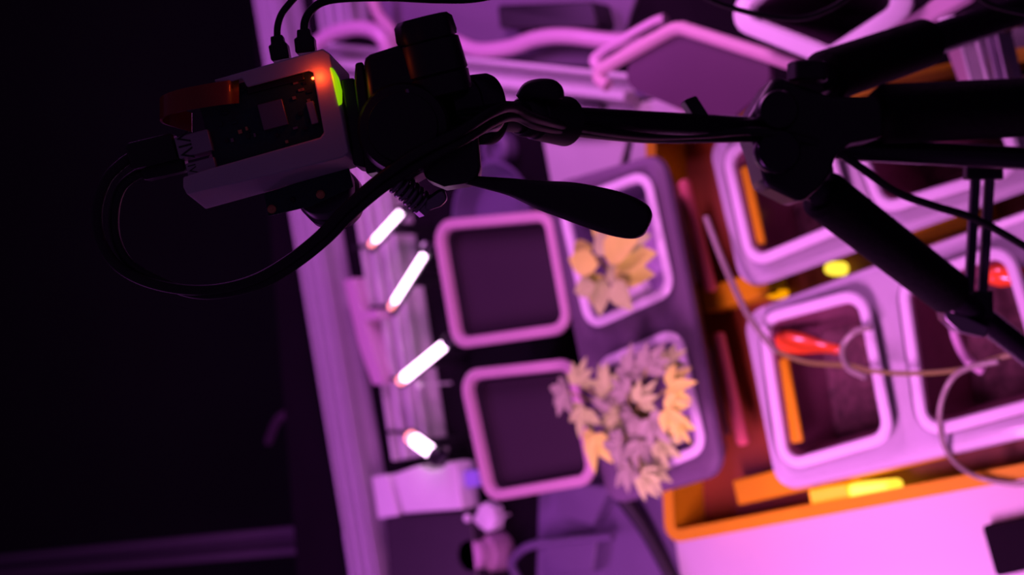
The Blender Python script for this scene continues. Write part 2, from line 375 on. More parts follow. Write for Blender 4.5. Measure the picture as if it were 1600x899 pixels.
glintbar((611, 480), (664, 396), 'long glint bar beside the upper dark pot, second from the top')
glintbar((625, 596), (696, 538), 'thickest glint bar, third from the top, between the dark pots', .0056)
glintbar((640, 682), (676, 708), 'short glint bar leaning the other way, lowest of the four', .0074)
# white connector box
z = T + .055
t = thing('connector_box', G(655, 770, T), 'white plastic connector box below the lowest glint bar', 'box')
bm = bmesh.new(); p = [G(x, y, z) for x, y in ((612, 742), (652, 728), (672, 736), (690, 732), (698, 722), (712, 724), (722, 796), (630, 803))]
prism(bm, p, V((0, 0, -.03))); obj('box_body', bm, M['white'], t, bevel=.002)
bm = bmesh.new(); p = [G(x, y, z - .004) for x, y in ((580, 745), (606, 742), (622, 806), (590, 812))]
prism(bm, p, V((0, 0, -.05))); obj('box_flange', bm, M['white'], t, bevel=.002)
slab('dark_cabinet', [(600, 806), (735, 800), (756, 990), (615, 990)], T, T + .05, M['pot'], rad=.006); tag(COL.objects[-1], 'dark purple box under the white connector box', 'box')
# white valve
t = thing('white_valve', G(780, 850, T), 'crumpled white valve fitting right of the dark purple box', 'valve')
bm = bmesh.new(); c = G(782, 860, T); lathe(bm, c, c + V((0, 0, .05)), [(0, .022), (.1, .024), (.6, .022), (.65, .018), (1, .017)], 20); obj('valve_body', bm, M['hose'], t)
bm = bmesh.new(); c = G(776, 806, T + .045); lathe(bm, c, c + V((0, 0, .018)), [(0, .010), (.2, .015), (.9, .015), (1, .012)], 16, .08); obj('valve_knob', bm, M['white'], t)
bm = bmesh.new(); tube(bm, [G(760, 840, T + .03), G(752, 880, T + .02), G(770, 930, T + .01)], .008, smooth=6); obj('valve_pipe', bm, M['hose'], t)
hose('pink_hose', [(812, 910, T + .01), (800, 880, T + .02), (822, 856, T + .03), (872, 846, T + .03), (958, 838, T + .03)], .0048, 'lilac', 'thin lilac tube curling below the grey planter', 'tube')
slab('lilac_block', [(850, 850), (932, 842), (925, 895), (846, 905)], T + .003, T + .02, M['lilac']); tag(COL.objects[-1], 'small lilac block on the mat beside the thin tube', 'block')
slab('lilac_block', [(870, 752), (955, 760), (925, 822), (872, 806)], T + .003, T + .02, M['lilac']); tag(COL.objects[-1], 'lilac block between the lower dark pot and the mat', 'block')
slab('violet_block', [(716, 738), (745, 734), (750, 760), (720, 764)], T + .03, T + .045, M['violet']); tag(COL.objects[-1], 'tiny violet block right of the white connector box', 'block')
for (x, y, r, lb) in ((656, 602, .004, 'tiny shiny screw head beside the thickest glint bar'), (731, 810, .0045, 'left shiny screw head above the white valve'), (747, 812, .0045, 'right shiny screw head above the white valve'), (664, 384, .004, 'tiny shiny screw head at the tip of the long glint bar')):
    bm = bmesh.new(); c = G(x, y, T + .05); lathe(bm, c, c + V((0, 0, .004)), [(0, r), (.5, r), (.85, r * .7), (1, r * .3)], 12)
    lathe(bm, c - V((0, 0, .05)), c, [(0, .0015), (1, .0015)], 8); tag(obj('screw', bm, M['white']), lb, 'screw', 'shiny screw heads')
# bracket on rail
bm = bmesh.new(); p = [G(x, y, T + .05) for x, y in ((536, 438), (552, 434), (566, 486), (590, 484), (592, 498), (570, 502), (588, 560), (600, 600), (582, 602), (560, 540))]
prism(bm, p, V((0, 0, -.045))); tag(obj('rail_bracket', bm, M['hose'], bevel=.001), 'pale bracket fixed to the bright rail beside the long glint bar', 'bracket')
hose('dark_hose', [(420, 690, T - .05), (436, 655, T - .02), (462, 648, T - .01), (475, 690, T - .02)], .006, 'dimhose', 'faint dark hose loop at the edge of the bench left of the rail', 'hose')
hose('pink_hose', [(470, 110, T + .06), (492, 72, T + .06), (525, 50, T + .06), (570, 44, T + .06), (600, 62, T + .06), (612, 110, T + .045)], .0088, 'hose', 'pink hose arched above the case and tripod head', 'hose')
hose('pink_hose', [(640, 58, T + .03), (700, 62, T + .03), (745, 78, T + .03), (795, 74, T + .03), (838, 60, T + .03), (885, 56, T + .03), (960, 64, T + .03), (1010, 60, T + .03)], .0085, 'hose', 'wavy pink hose lying along the grey sheet', 'hose')
hose('pink_hose', [(575, -30, T + .05), (590, 20, T + .04), (612, 50, T + .035), (618, 90, T + .04)], .007, 'rimmauve', 'dull mauve hose dropping behind the tripod head', 'hose')
t = thing('white_dish', G(800, 350, T), 'lilac round dish half hidden above the upper dark pot', 'dish')
bm = bmesh.new(); c = G(795, 335, T); lathe(bm, c, c + V((0, 0, .03)), [(0, .035), (.2, .045), (1, .058), (1, .055), (.3, .042), (.2, .002)], 36); obj('dish_bowl', bm, M['lilac'], t)
bm = bmesh.new(); c = G(788, 235, T); lathe(bm, c, c + V((0, 0, .02)), [(0, .020), (.8, .020), (1, .016), (1, .012), (.5, .011)], 24); tag(obj('lilac_button', bm, M['lilac']), 'small round lilac cap under the tripod collar', 'cap')
bm = bmesh.new(); tube(bm, [G(975, 778, T + .02), G(1010, 830, T + .015), G(1062, 930, T + .012)], [.010, .008, .006], 10, smooth=5); tag(obj('black_strap', bm, M['rubber']), 'black strap running from the grey planter to the bottom edge', 'strap')
slab('dark_plate', [(1533, 822), (1640, 800), (1660, 880), (1556, 902)], T + .004, T + .02, M['bench']); tag(COL.objects[-1], 'dark square plate on the large white board', 'plate')
# ================================================================== CRATE CONTENTS
t = thing('amber_lamp', G(1325, 775, T + .02), 'glowing amber and yellow lamp in the front of the orange crate', 'lamp')
z = T + .052
bm = bmesh.new(); p = [G(x, y, z) for x, y in ((1262, 766), (1322, 756), (1328, 786), (1268, 796))]; prism(bm, p, V((0, 0, -.03))); obj('lamp_body', bm, M['amber'], t, bevel=.002)
bm = bmesh.new(); p = [G(x, y, z) for x, y in ((1323, 757), (1386, 752), (1390, 776), (1328, 786))]; prism(bm, p, V((0, 0, -.03))); obj('lamp_lens', bm, M['yellow'], t, bevel=.004, label='bright yellow lens')
for x, y, r, lb, mm in ((1297, 420, .0065, 'small round amber light between the two white trays', 'yellow'), (1204, 458, .006, 'dim round amber light at the corner of the upper tray', 'amber'), (1306, 288, .006, 'tiny amber light beside the tripod joint', 'amber')):
    bm = bmesh.new(); c = G(x, y, T + .03); lathe(bm, c - V((0, 0, .024)), c + V((0, 0, .006)), [(0, r), (.6, r), (.85, r * .8), (.97, r * .4), (1, r * .05)], 16); tag(obj('amber_light', bm, M[mm]), lb, 'light', 'round amber lights in the crate')
for (a, b, lb) in (((1068, 282), (1112, 456), 'upper of the two pink reflections right of the grey planter'), ((1122, 520), (1162, 696), 'lower of the two pink reflections right of the grey planter')):
    bm = bmesh.new(); tube(bm, [G(*a, T + .05), G(*a, T + .05) * .98 + G(*b, T + .05) * .02, G(*a, T + .05) * .02 + G(*b, T + .05) * .98, G(*b, T + .05)], [.003, .0062, .0062, .003], 12); tag(obj('pink_reflection', bm, M['pinkrefl']), lb, 'rod', 'pink wall reflections in the crate')  # rods shaped to imitate pink reflections on the walls
t = None
def floaty(a, b, z, label):
    A, B = G(*a, z), G(*b, z); t = thing('red_float', (A + B) / 2 - V((0, 0, .01)), label, 'float', 'red floats')
    k = A.lerp(B, .62); bm = bmesh.new(); lathe(bm, A, k, [(0, .001), (.04, .005), (.15, .0085), (.4, .0105), (.7, .0095), (1, .0065)], 20); obj('float_body', bm, M['redgloss'], t)
    bm = bmesh.new(); lathe(bm, k, B, [(0, .0064), (.3, .005), (.8, .004), (1, .001)], 16); obj('float_tip', bm, M['redgloss'], t)
floaty((1207, 530), (1320, 548), zr - .018, 'glossy red float in the container left of the pair in the lower tray')
floaty((1540, 430), (1640, 426), zr - .018, 'glossy red float at the right edge beyond the tripod brace')
hose('clear_tube', [(1103, 340, zr), (1130, 410, zr + .01), (1162, 480, zr + .012), (1188, 520, zr + .012), (1214, 552, zr + .008)], .0028, 'clear', 'clear tubing running from the crate into the square container with the float', 'tube')
hose('clear_tube', [(1210, 548, zr + .006), (1260, 566, zr + .004), (1330, 572, zr + .004), (1362, 580, zr + .008), (1420, 584, zr + .010), (1500, 578, zr + .012), (1565, 558, zr + .012), (1620, 548, zr + .012)], .0020, 'yellowtube', 'thin yellowish tubing sagging across the lower white tray', 'tube')
hose('clear_tube', [(1362, 512, zr + .006), (1334, 520, zr + .006), (1316, 545, zr + .006), (1325, 575, zr + .006), (1352, 590, zr + .006)], .0026, 'clear', 'short curl of clear tubing at the right inside of the container', 'tube')
hose('clear_tube', [(1560, 565, zr + .015), (1510, 576, zr + .015), (1482, 600, zr + .012), (1468, 650, zr + .008), (1480, 706, zr - .01), (1520, 742, zr - .035), (1580, 756, zr - .04), (1640, 752, zr - .04)], .0023, 'clear', 'clear tubing looping over the edge of the lower tray at the right', 'tube')
hose('clear_tube', [(1490, 480, zr - .01), (1492, 520, zr - .01), (1510, 560, zr - .012), (1535, 580, zr - .02)], .004, 'hose', 'pale tubing inside the right container below the tripod leg', 'tube')
# right rear uprights
rail((1512, 62), (1535, 150), T + .12, .016, .03, 1, 'bright white upright bar between the tripod legs at upper right', 'white')
rail((1548, 52), (1570, 150), T + .12, .010, .03, 1, 'dimmer narrow bar beside the bright white upright', 'alu')
slab('mauve_card', [(1478, 78), (1512, 66), (1534, 150), (1505, 150)], T + .08, T + .10, M['rimmauve']); tag(COL.objects[-1], 'mauve panel left of the bright white upright', 'panel')
slab('white_clip', [(1462, 28), (1492, 22), (1494, 34), (1468, 42)], T + .2, T + .21, M['white']); tag(COL.objects[-1], 'small white clip at upper right above the tripod leg', 'clip')
slab('white_shelf', [(1395, 40), (1500, -30), (1520, -5), (1400, 62)], T + .17, T + .18, M['hose']); tag(COL.objects[-1], 'pale shelf edge beside the bright rimmed tub', 'shelf')
slab('black_cabinet', [(1566, -40), (1720, -60), (1740, 110), (1590, 130)], T, T + .02, M['black']); tag(COL.objects[-1], 'black box in the upper right corner behind the tripod', 'box')
# ================================================================== PLANTS
def leaf(bm, c, dirv, L, W, upv=V((0, 0, 1)), curl=.25, fold=.25, nn=7, mi=0):
    d = dirv.normalized(); s = d.cross(upv).normalized(); up = s.cross(d); rows = []
    for i in range(nn + 1):
        t = i / nn; wd = W * (math.sin(math.pi * t ** .8) ** .9 if 0 < t < 1 else .03); h = -curl * L * t * t
        p = c + d * L * t + up * h
        rows.append([p - s * wd + up * fold * wd, p - s * wd * .5 + up * fold * wd * .35, p, p + s * wd * .5 + up * fold * wd * .35, p + s * wd + up * fold * wd])
    g = [[bm.verts.new(q) for q in r] for r in rows]; g2 = [[bm.verts.new(q - up * .0006) for q in r] for r in rows]
    for i in range(nn):
        for j in range(4):
            bm.faces.new((g[i][j], g[i][j + 1], g[i + 1][j + 1], g[i + 1][j])); bm.faces.new((g2[i][j], g2[i + 1][j], g2[i + 1][j + 1], g2[i][j + 1]))
        for j in (0, 4): bm.faces.new((g[i][j], g[i + 1][j], g2[i + 1][j], g2[i][j]))
def rnd_dir(ang, pitch=.1): return V((math.cos(ang), math.sin(ang), pitch))
def idir(px, py, qx, qy, z): return (G(qx, qy, z) - G(px, py, z)).normalized()
zz = T + .15
pl = thing('yellow_plant', G(965, 440, zp - .035), 'plant with broad yellow leaves crowding the upper square pot', 'plant')
for k, (x, y, qx, qy, L, mm) in enumerate(((930, 400, 895, 440, .034, 'leafy'), (925, 385, 900, 400, .034, 'leafy'), (935, 380, 950, 345, .034, 'leafy'), (945, 400, 985, 380, .040, 'leafy'), (960, 410, 1015, 395, .040, 'leafy'), (960, 425, 1018, 430, .038, 'leafy'), (940, 430, 915, 470, .036, 'leafy'), (945, 435, 940, 490, .034, 'leafc'), (960, 440, 985, 480, .032, 'leafc'), (955, 395, 925, 365, .032, 'leafc'), (950, 415, 990, 440, .034, 'leafc'), (935, 415, 890, 405, .034, 'leafy'), (968, 385, 1000, 370, .030, 'leafc'), (930, 445, 900, 455, .026, 'leafc'))):
    bm = bmesh.new(); z = zz + random.uniform(-.012, .012); leaf(bm, G(x, y, z), idir(x, y, qx, qy, z) + V((0, 0, random.uniform(-.1, .4))), L, L * .36, curl=.3)
    obj('leaf', bm, M[mm], pl, fix=False)
bm = bmesh.new(); c = G(950, 415, zz)
base = G(965, 440, zp - .035)
for q in ((930, 400), (960, 410), (945, 435)): tube(bm, [base, base.lerp(G(*q, zz), .5) + V((.004, 0, .004)), G(*q, zz)], [.003, .0022, .0015], 8, smooth=4)
obj('stem', bm, M['stem'], pl)
bm = bmesh.new(); c = G(1006, 458, zp - .03); lathe(bm, c, c + V((0, 0, .02)), [(0, .004), (.15, .013), (.5, .017), (.85, .013), (1, .003)], 18); tag(obj('white_stone', bm, M['white']), 'pale rounded stone in the pot of broad yellow leaves', 'stone')
pl = thing('pale_plant', G(1020, 650, zp - .035), 'spreading plant with pale lobed leaves hanging over the lower square pot', 'plant')
base = G(1020, 650, zp - .035); sb = bmesh.new()
nodes = [(886, 612, 215, .036, 'leafm'), (905, 600, 80, .030, 'leafc'), (915, 640, 250, .036, 'leafc'), (930, 680, 265, .042, 'leafy'), (950, 610, 120, .036, 'leafc'), (985, 590, 90, .036, 'leafm'), (1010, 575, 60, .032, 'leafm'), (1040, 570, 40, .028, 'leafc'), (1045, 605, 10, .036, 'leafy'), (1040, 640, -30, .036, 'leafy'), (990, 650, 240, .040, 'leafm'), (965, 650, 200, .036, 'leafc'), (1000, 690, 260, .038, 'leafm'), (1015, 725, 280, .036, 'leafc'), (985, 730, 230, .034, 'leafm'), (970, 700, 170, .032, 'leafm'), (1030, 690, 320, .032, 'leafc'), (955, 640, 150, .030, 'leafm'), (1000, 630, 60, .030, 'leafc'), (1015, 655, 300, .034, 'leafm'), (980, 615, 140, .028, 'leafm'), (1058, 660, -60, .026, 'leafy'), (1002, 745, 310, .030, 'leafc')]
for k, (x, y, an, L, mm) in enumerate(nodes):
    z = T + .16 + random.uniform(-.01, .015); c = G(x, y, z); bm = bmesh.new(); a = math.radians(an); nl = 5
    a2 = math.atan2(*(lambda d: (d.y, d.x))(idir(x, y, x + math.cos(a) * 20, y - math.sin(a) * 20, z)))
    for j in range(nl):
        o = (j - 2) * .62; leaf(bm, c, rnd_dir(a2 + o, random.uniform(-.2, .25)), L * (1 - abs(j - 2) * .16) * .85, L * .155, curl=.2, fold=.35, nn=6)
    obj('leaf', bm, M[mm], pl, fix=False)
    tube(sb, [base, base.lerp(c, .5) + V((0, 0, .012)), c], [.0022, .0015, .001], 6, smooth=4)
obj('stem', sb, M['stem'], pl)
# ================================================================== CASE (foreground)
def fpts(px, d): return [F(x, y, d) for x, y in px]
dc = .70; ang = math.radians(14.6)
cs = thing('computer_case', F(420, 200, .735), 'white plastic case with an open window over a small circuit board', 'case')
top = fpts([(334, 125), (504, 76), (516, 84), (545, 238), (536, 246), (292, 304), (286, 292), (286, 276)], .695)
bot = fpts([(362, 160), (534, 104), (546, 116), (564, 252), (557, 262), (322, 327), (316, 322), (300, 296)], .725)
face = fpts([(334, 125), (504, 76), (516, 84), (545, 238), (536, 246), (292, 304), (286, 292), (286, 277), (330, 263), (500, 215), (506, 207), (489, 113), (482, 110), (386, 136), (378, 122), (350, 130)], .695)
k = -bX * .0022
bm = bmesh.new(); prism(bm, face, k); obj('case_face', bm, M['case'], cs, bevel=.0006)
inn = [p.lerp(sum(bot, V()) / 8, .05) for p in bot]; inn2 = [p.lerp(sum(top, V()) / 8, .05) for p in top]
bm = bmesh.new(); kk = k * .3
loft(bm, [[top[i] + kk, bot[i], inn[i], inn2[i] + kk] for i in range(7)]); obj('case_wall', bm, M['case'], cs, bevel=.0005)
bm = bmesh.new(); prism(bm, inn, bX * .002); obj('case_bottom', bm, M['case'], cs)
def fbox(name, cx, cy, w, h, d0, d1, m, par, a=-14.6, bev=.0004, label=None, rnd=0):
    """a block facing the photographer: centre px, size px (at depth d0), from depth d0 to d1, rotated a degrees clockwise on the picture"""
    a = math.radians(a); s = d0 / FPX; c = F(cx, cy, d0); X = (rX * math.cos(a) - uX * math.sin(a)) * (w * s / 2); Y = (rX * math.sin(a) + uX * math.cos(a)) * (h * s / 2)
    bm = bmesh.new(); prism(bm, [c - X - Y, c + X - Y, c + X + Y, c - X + Y], -bX * (d1 - d0)); return obj(name, bm, M[m], par, bevel=bev, label=label)
brd = fbox('circuit_board', 418, 186, 196, 150, .7035, .7050, 'pcb', cs)
fbox('processor', 426, 179, 40, 42, .7010, .7036, 'chip', brd, label='grey metal chip')
fbox('camera_socket', 488, 176, 12, 36, .7005, .7036, 'port', brd, label='pale connector')
fbox('header_strip', 430, 131, 92, 10, .7010, .7036, 'black', brd)
for i in range(44):
    x = random.uniform(340, 492); y = 262 - (x - 330) * .27 - random.uniform(8, 118)
    if abs(x - 426) < 32 and abs(y - 179) < 32: continue
    fbox('circuit_component', x, y, random.uniform(3, 8), random.uniform(3, 6), .7022, .7036, random.choice(['black', 'chip', 'pcb', 'gold']), brd, bev=0)
fbox('power_light', 489, 122, 5, 4, .7022, .7036, 'ledred', brd, label='tiny glowing red light')
def sil(name, px, d0, d1, m='black', par=None, bev=.001, label=None):
    bm = bmesh.new(); prism(bm, fpts(px, d0), -bX * (d1 - d0)); return obj(name, bm, M[m], par, bevel=bev, label=label)
sil('side_light', [(514, 104), (520, 106), (528, 120), (533, 140), (533, 158), (529, 168), (525, 152), (520, 130)], .6945, .700, 'ledgreen', cs, label='glowing green light pipe')
ld = bpy.data.lights.new('power_light_glow', 'POINT'); ld.color = (1, .07, .01); ld.energy = .0032; ld.shadow_soft_size = .002; lo = bpy.data.objects.new('power_light_glow', ld); COL.objects.link(lo); lo.location = F(498, 119, .692)
# usb ports
for (x, y, w, h) in ((302, 225, 54, 34), (314, 261, 46, 22)):
    pt = fbox('usb_port', x, y, w, h, .699, .713, 'port', brd, label='pale metal socket')
    s = bpy.data.curves.new('tmp', 'FONT'); s.body = 'VIV' if h > 30 else 'IV'; s.size = (30 if h > 30 else 18) * .7 / FPX; s.extrude = .00005; s.align_x = 'CENTER'; s.align_y = 'CENTER'
    so = bpy.data.objects.new('tmp', s); COL.objects.link(so); dg = bpy.context.evaluated_depsgraph_get(); dg.update(); me = so.evaluated_get(dg).to_mesh(); bm = bmesh.new(); bm.from_mesh(me); bpy.data.objects.remove(so)
    a = math.radians(-14.6 - 270); X = rX * math.cos(a) - uX * math.sin(a); Y = rX * math.sin(a) + uX * math.cos(a)
    mt = Matrix((X, Y, bX)).transposed().to_4x4(); mt.translation = F(x - 14, y + 3, .6988); bmesh.ops.transform(bm, matrix=mt, verts=bm.verts[:]); obj('socket_marking', bm, M['black'], pt, fix=False, smooth=False, label='black stamped marking')
# orange ribbon loop
tp = bmesh.new(); prof = [(372, .700), (352, .694), (320, .690), (285, .690), (262, .694), (252, .702), (256, .710), (275, .714), (300, .714)]
sp = spline([V((x, d, 0)) for x, d in prof], 5); rows = []
for i, q in enumerate(sp):
    x, d = q.x, q.y; n = i / (len(sp) - 1); yc = 143 - (x - 366) * .10 + n * n * 44; rows.append((F(x, yc - 19 + n * 2, d), F(x, yc + 19 - n * 6, d)))
rings = []
for i, (a, b) in enumerate(rows):
    i2 = min(i + 1, len(rows) - 1); i1 = max(i - 1, 0); tt = (rows[i2][0] - rows[i1][0]).normalized(); nn = tt.cross(b - a).normalized() * .0006
    rings.append([a - nn, b - nn, b + nn, a + nn])
loft(tp, rings); obj('orange_ribbon', tp, M['tape'], cs, bevel=0, label='orange ribbon looped at the open end')
# ---- camera module under the case
cm = thing('camera_module', F(480, 300, .75), 'small camera board with knurled lens sticking out under the white case', 'camera')
bm = bmesh.new(); prism(bm, fpts([(412, 302), (545, 262), (552, 292), (486, 322), (419, 338)], .722), -bX * .002); obj('camera_board', bm, M['pcb'], cm, bevel=.0003)
for x, y in ((425, 327), (501, 304), (458, 312)):
    bm = bmesh.new(); c = F(x, y, .722); r = 7 * .722 / FPX if x != 458 else .0012; lathe(bm, c, c + bX * .0015, [(0, r), (.5, r), (.8, r * .7), (.8, r * .35), (1, r * .3)], 18); obj('screw', bm, M['gold' if x != 458 else 'black'], cm, label='coppery screw' if x != 458 else None)
bm = bmesh.new(); a = F(503, 292, .729); ax = (-bX * .9 + rX * .18 - uX * .25).normalized(); pr = [(0, .0135), (.05, .0142), (.25, .0142), (.27, .0128), (.38, .0128), (.40, .0148), (.55, .0148), (.57, .0135), (.75, .0135), (.78, .0120), (1, .0118)]
lathe(bm, a, a + ax * .030, pr, 72, .012); obj('lens', bm, M['bracem'], cm, label='knurled lens barrel')
bm = bmesh.new(); lathe(bm, a + ax * .0115, a + ax * .0170, [(0, .0149), (0, .0153), (1, .0153), (1, .0149)], 60, .02); obj('focus_ring', bm, M['steel'], cm)
# ---- small plugs on top
def plug(pts, w, h, ctrl, label, m='black'):
    (x0, y0), (x1, y1) = pts; d = .706; A, B = F(x0, y0, d), F(x1, y1, d); s = d / FPX; u = (B - A); n = u.normalized().cross(bX)
    t = thing('cable_plug', A, label, 'cable')
    def ring(p, ww, tt): return [p - n * ww - bX * tt, p + n * ww - bX * tt, p + n * ww + bX * tt, p - n * ww + bX * tt]
    bm = bmesh.new(); hw = w * s / 2
    loft(bm, [ring(A, hw * .92, .004), ring(A.lerp(B, .08), hw, .0045), ring(A.lerp(B, .62), hw, .0045), ring(A.lerp(B, .68), hw * .72, .0035), ring(A.lerp(B, .98), hw * .66, .003), ring(B, hw * .55, .0025)]); obj('plug_body', bm, M[m], t, bevel=.0008)
    bm = bmesh.new(); tube(bm, [F(*c) for c in ctrl], h * s / 2, 12, smooth=8); obj('cord', bm, M['rubber'], t)
plug(((440, 95), (433, 57)), 29, 11, [(433, 60, .706), (434, 40, .706), (440, 22, .707), (452, 6, .71), (470, -14, .715)], 'thin black cable plugged into the case top, nearer its open end')
plug(((479, 84), (475, 47)), 31, 13, [(475, 52, .706), (477, 32, .706), (488, 14, .706), (508, 2, .707), (545, -3, .708), (610, -4, .71), (680, -1, .71), (740, -2, .712), (800, -14, .715)], 'black cable plugged into the case top beside the red glow, arching to the right')
# ---- thick plugs at the left and their cords
def sideplug(x0, y0, x1, y1, w, ctrl, label, d):
    A, B = F(x0, y0, d), F(x1, y1, d); s = d / FPX; n = (B - A).normalized().cross(bX); t = thing('usb_plug', A, label, 'cable')
    def ring(p, ww, tt): return [p - n * ww - bX * tt, p + n * ww - bX * tt, p + n * ww + bX * tt, p - n * ww + bX * tt]
    hw = w * s / 2; bm = bmesh.new(); loft(bm, [ring(A, hw * .9, .005), ring(A.lerp(B, .06), hw, .0055), ring(A.lerp(B, .92), hw, .0055), ring(B, hw * .8, .0045)]); obj('plug_body', bm, M['black'], t, bevel=.001)
    bm = bmesh.new(); tube(bm, [F(*c) for c in ctrl], 17 * s / 2, 14, smooth=8); obj('cord', bm, M['rubber'], t)
sideplug(278, 229, 203, 247, 42, [(215, 240, .706), (190, 256, .706), (166, 282, .706), (152, 325, .707), (156, 372, .709), (180, 412, .71), (222, 438, .71), (280, 452, .71), (340, 452, .708), (400, 436, .704), (455, 404, .700), (500, 368, .696), (540, 326, .692), (590, 282, .688), (650, 240, .684), (720, 205, .686), (768, 176, .70), (800, 168, .72), (835, 184, .74), (900, 200, .78), (1010, 212, .83), (1100, 210, .86), (1190, 206, .88), (1290, 228, .90), (1345, 262, .92), (1400, 300, .94), (1460, 322, .95), (1530, 345, .96), (1620, 396, .98)], 'upper black plug in the case end, its cord looping down and along the column', .706)
sideplug(292, 256, 224, 272, 24, [(238, 266, .712), (212, 274, .712), (188, 296, .712), (178, 335, .713), (182, 378, .715), (204, 414, .715), (250, 440, .714), (300, 458, .712), (350, 458, .710), (410, 442, .706), (462, 412, .702), (510, 374, .698), (552, 332, .694), (600, 292, .690), (660, 252, .688), (728, 216, .69), (775, 188, .71), (806, 182, .73), (840, 196, .75), (905, 207, .785), (1010, 217, .835), (1100, 217, .865), (1190, 216, .89), (1260, 222, .91), (1290, 250, .93), (1298, 275, .95)], 'lower black plug in the case end, its cord looping beside the other', .712)
# ================================================================== TRIPOD (foreground)
sh = F(1240, 205, .92)
tr = thing('camera_tripod', V((sh.x, sh.y, T)), 'black tripod with padded legs standing over the trays', 'tripod')
def sil(name, px, d0, d1, m='black', par=None, bev=.001, label=None):
    bm = bmesh.new(); prism(bm, fpts(px, d0), -bX * (d1 - d0)); return obj(name, bm, M[m], par or tr, bevel=bev, label=label)
sil('mounting_plate', [(532, 124), (553, 121), (566, 190), (572, 262), (552, 258)], .700, .735, 'black')
sil('mounting_plate', [(555, 98), (567, 96), (592, 268), (572, 272), (553, 130)], .698, .738, 'black')
sil('head_body', [(567, 87), (620, 70), (646, 72), (668, 140), (690, 190), (672, 262), (640, 280), (600, 278), (585, 268)], .694, .735, 'black', bev=.003)
bm = bmesh.new(); c = F(630, 200, .690); lathe(bm, c - bX * .02, c + bX * .004, [(0, .021), (.7, .021), (.85, .0195), (.9, .016), (1, .0155)], 40); obj('ball_housing', bm, M['black'], tr)
bm = bmesh.new(); tube(bm, [F(636, 140, .688), F(642, 170, .687), (F(640, 205, .688))], .0009, 8, smooth=4); obj('level_line', bm, M['steel'], tr)
# lock knob
a, b = F(690, 150, .705), F(660, 30, .700)
bm = bmesh.new(); lathe(bm, a, b, [(0, .0125), (.02, .0148), (.26, .0150), (.28, .0142), (.30, .0150), (.70, .0142), (.72, .0128), (.74, .0132), (.95, .0124), (1.0, .0108)], 48); obj('lock_knob', bm, M['black'], tr, label='ribbed black lock knob')
bm = bmesh.new(); lathe(bm, a.lerp(b, .73), a.lerp(b, 1.02), [(0, .0133), (.2, .0138), (.8, .0132), (1, .0112)], 64, .03); obj('knob_grip', bm, M['rubber'], tr)
# barrel
a, b = F(690, 172, .715), F(768, 162, .730)
bm = bmesh.new(); lathe(bm, a, b, [(0, .0125), (.5, .0138), (.52, .0146), (.92, .0146), (.97, .0140), (1, .0125)], 48); obj('swivel_barrel', bm, M['tubeblk'], tr)
sil('head_lower_body', [(655, 190), (745, 196), (752, 268), (740, 284), (694, 291), (662, 278)], .700, .735, 'black', bev=.004)
bm = bmesh.new(); a, b = F(742, 210, .72), F(742, 214, .755); lathe(bm, F(738, 185, .728), F(766, 186, .738), [(0, .010), (.3, .0125), (.9, .0125), (1, .011)], 32); obj('swivel_cap', bm, M['black'], tr)
# spring screw
a, b = F(607, 272, .705), F(664, 322, .712); ax = b - a; t1 = ax.normalized(); n1 = (bX - t1 * bX.dot(t1)).normalized(); n2 = t1.cross(n1)
bm = bmesh.new(); tube(bm, [a, b], .0030, 12); obj('spring_bolt', bm, M['steel'], tr)
bm = bmesh.new(); pts = [a + ax * (i / 180) + (n1 * math.cos(i / 180 * 2 * math.pi * 8) + n2 * math.sin(i / 180 * 2 * math.pi * 8)) * .0050 for i in range(181)]; tube(bm, pts, .0011, 8); obj('coil_spring', bm, M['steel'], tr, label='shiny coil spring')
bm = bmesh.new(); lathe(bm, a.lerp(b, .93), a.lerp(b, 1.08), [(0, .0058), (1, .0058)], 6); obj('spring_nut', bm, M['steel'], tr)
sil('clamp_wing', [(662, 312), (684, 296), (694, 293), (699, 312), (688, 322), (664, 330)], .706, .714, 'steel', bev=.0015)
# pan handle
hp = [(728, 281, .706), (760, 286, .705), (800, 293, .704), (845, 305, .703), (896, 316, .702), (950, 331, .702), (985, 341, .702), (1004, 345, .702), (1013, 347, .702), (1016, 348, .702)]
bm = bmesh.new(); tube(bm, [F(*h) for h in hp], [r * .703 / FPX for r in (7, 10, 14.5, 23, 31, 35, 33, 27, 18, 6)], 28, smooth=5); obj('pan_handle', bm, M['black'], tr, label='smooth tapered pan handle')
# neck, collar, column
bm = bmesh.new(); tube(bm, [F(745, 180, .735), F(790, 182, .75), F(832, 184, .765)], [.0078, .0076, .0080], 24, smooth=3); obj('column_neck', bm, M['black'], tr)
a, b = F(812, 182, .757), F(886, 190, .785)
bm = bmesh.new(); lathe(bm, a, b, [(0, .0085), (.05, .0098), (.28, .0100), (.30, .0108), (.95, .0128), (1, .0110)], 40); obj('column_collar', bm, M['black'], tr)
bm = bmesh.new(); tube(bm, [F(812, 156, .757), F(828, 143, .757), F(850, 140, .760), F(868, 143, .763), F(877, 152, .766)], [.0020, .0035, .0042, .0040, .0018], 16, smooth=5, sx=1.6); obj('collar_lever', bm, M['rubber'], tr)
bm = bmesh.new(); ca, cb = F(878, 186, .785), F(1250, 204, .925); lathe(bm, ca, cb, [(0, .0064), (.5, .0066), (1, .0068)], 32); obj('centre_column', bm, M['tubeblk'], tr, label='thin glossy centre column')
bm = bmesh.new()
for i in range(26):
    t = .01 + i * .011; p = ca.lerp(cb, t) - uX * .0075; box(bm, p, (cb - ca).normalized() * .0009, bX * .0018, uX * .0014)
A = ca.lerp(cb, .0) - uX * .0068; B = ca.lerp(cb, .32) - uX * .0068; box(bm, (A + B) / 2, (B - A) / 2, bX * .002, uX * .0010)
obj('column_rack', bm, M['tubeblk'], tr, label='toothed rack under the column')
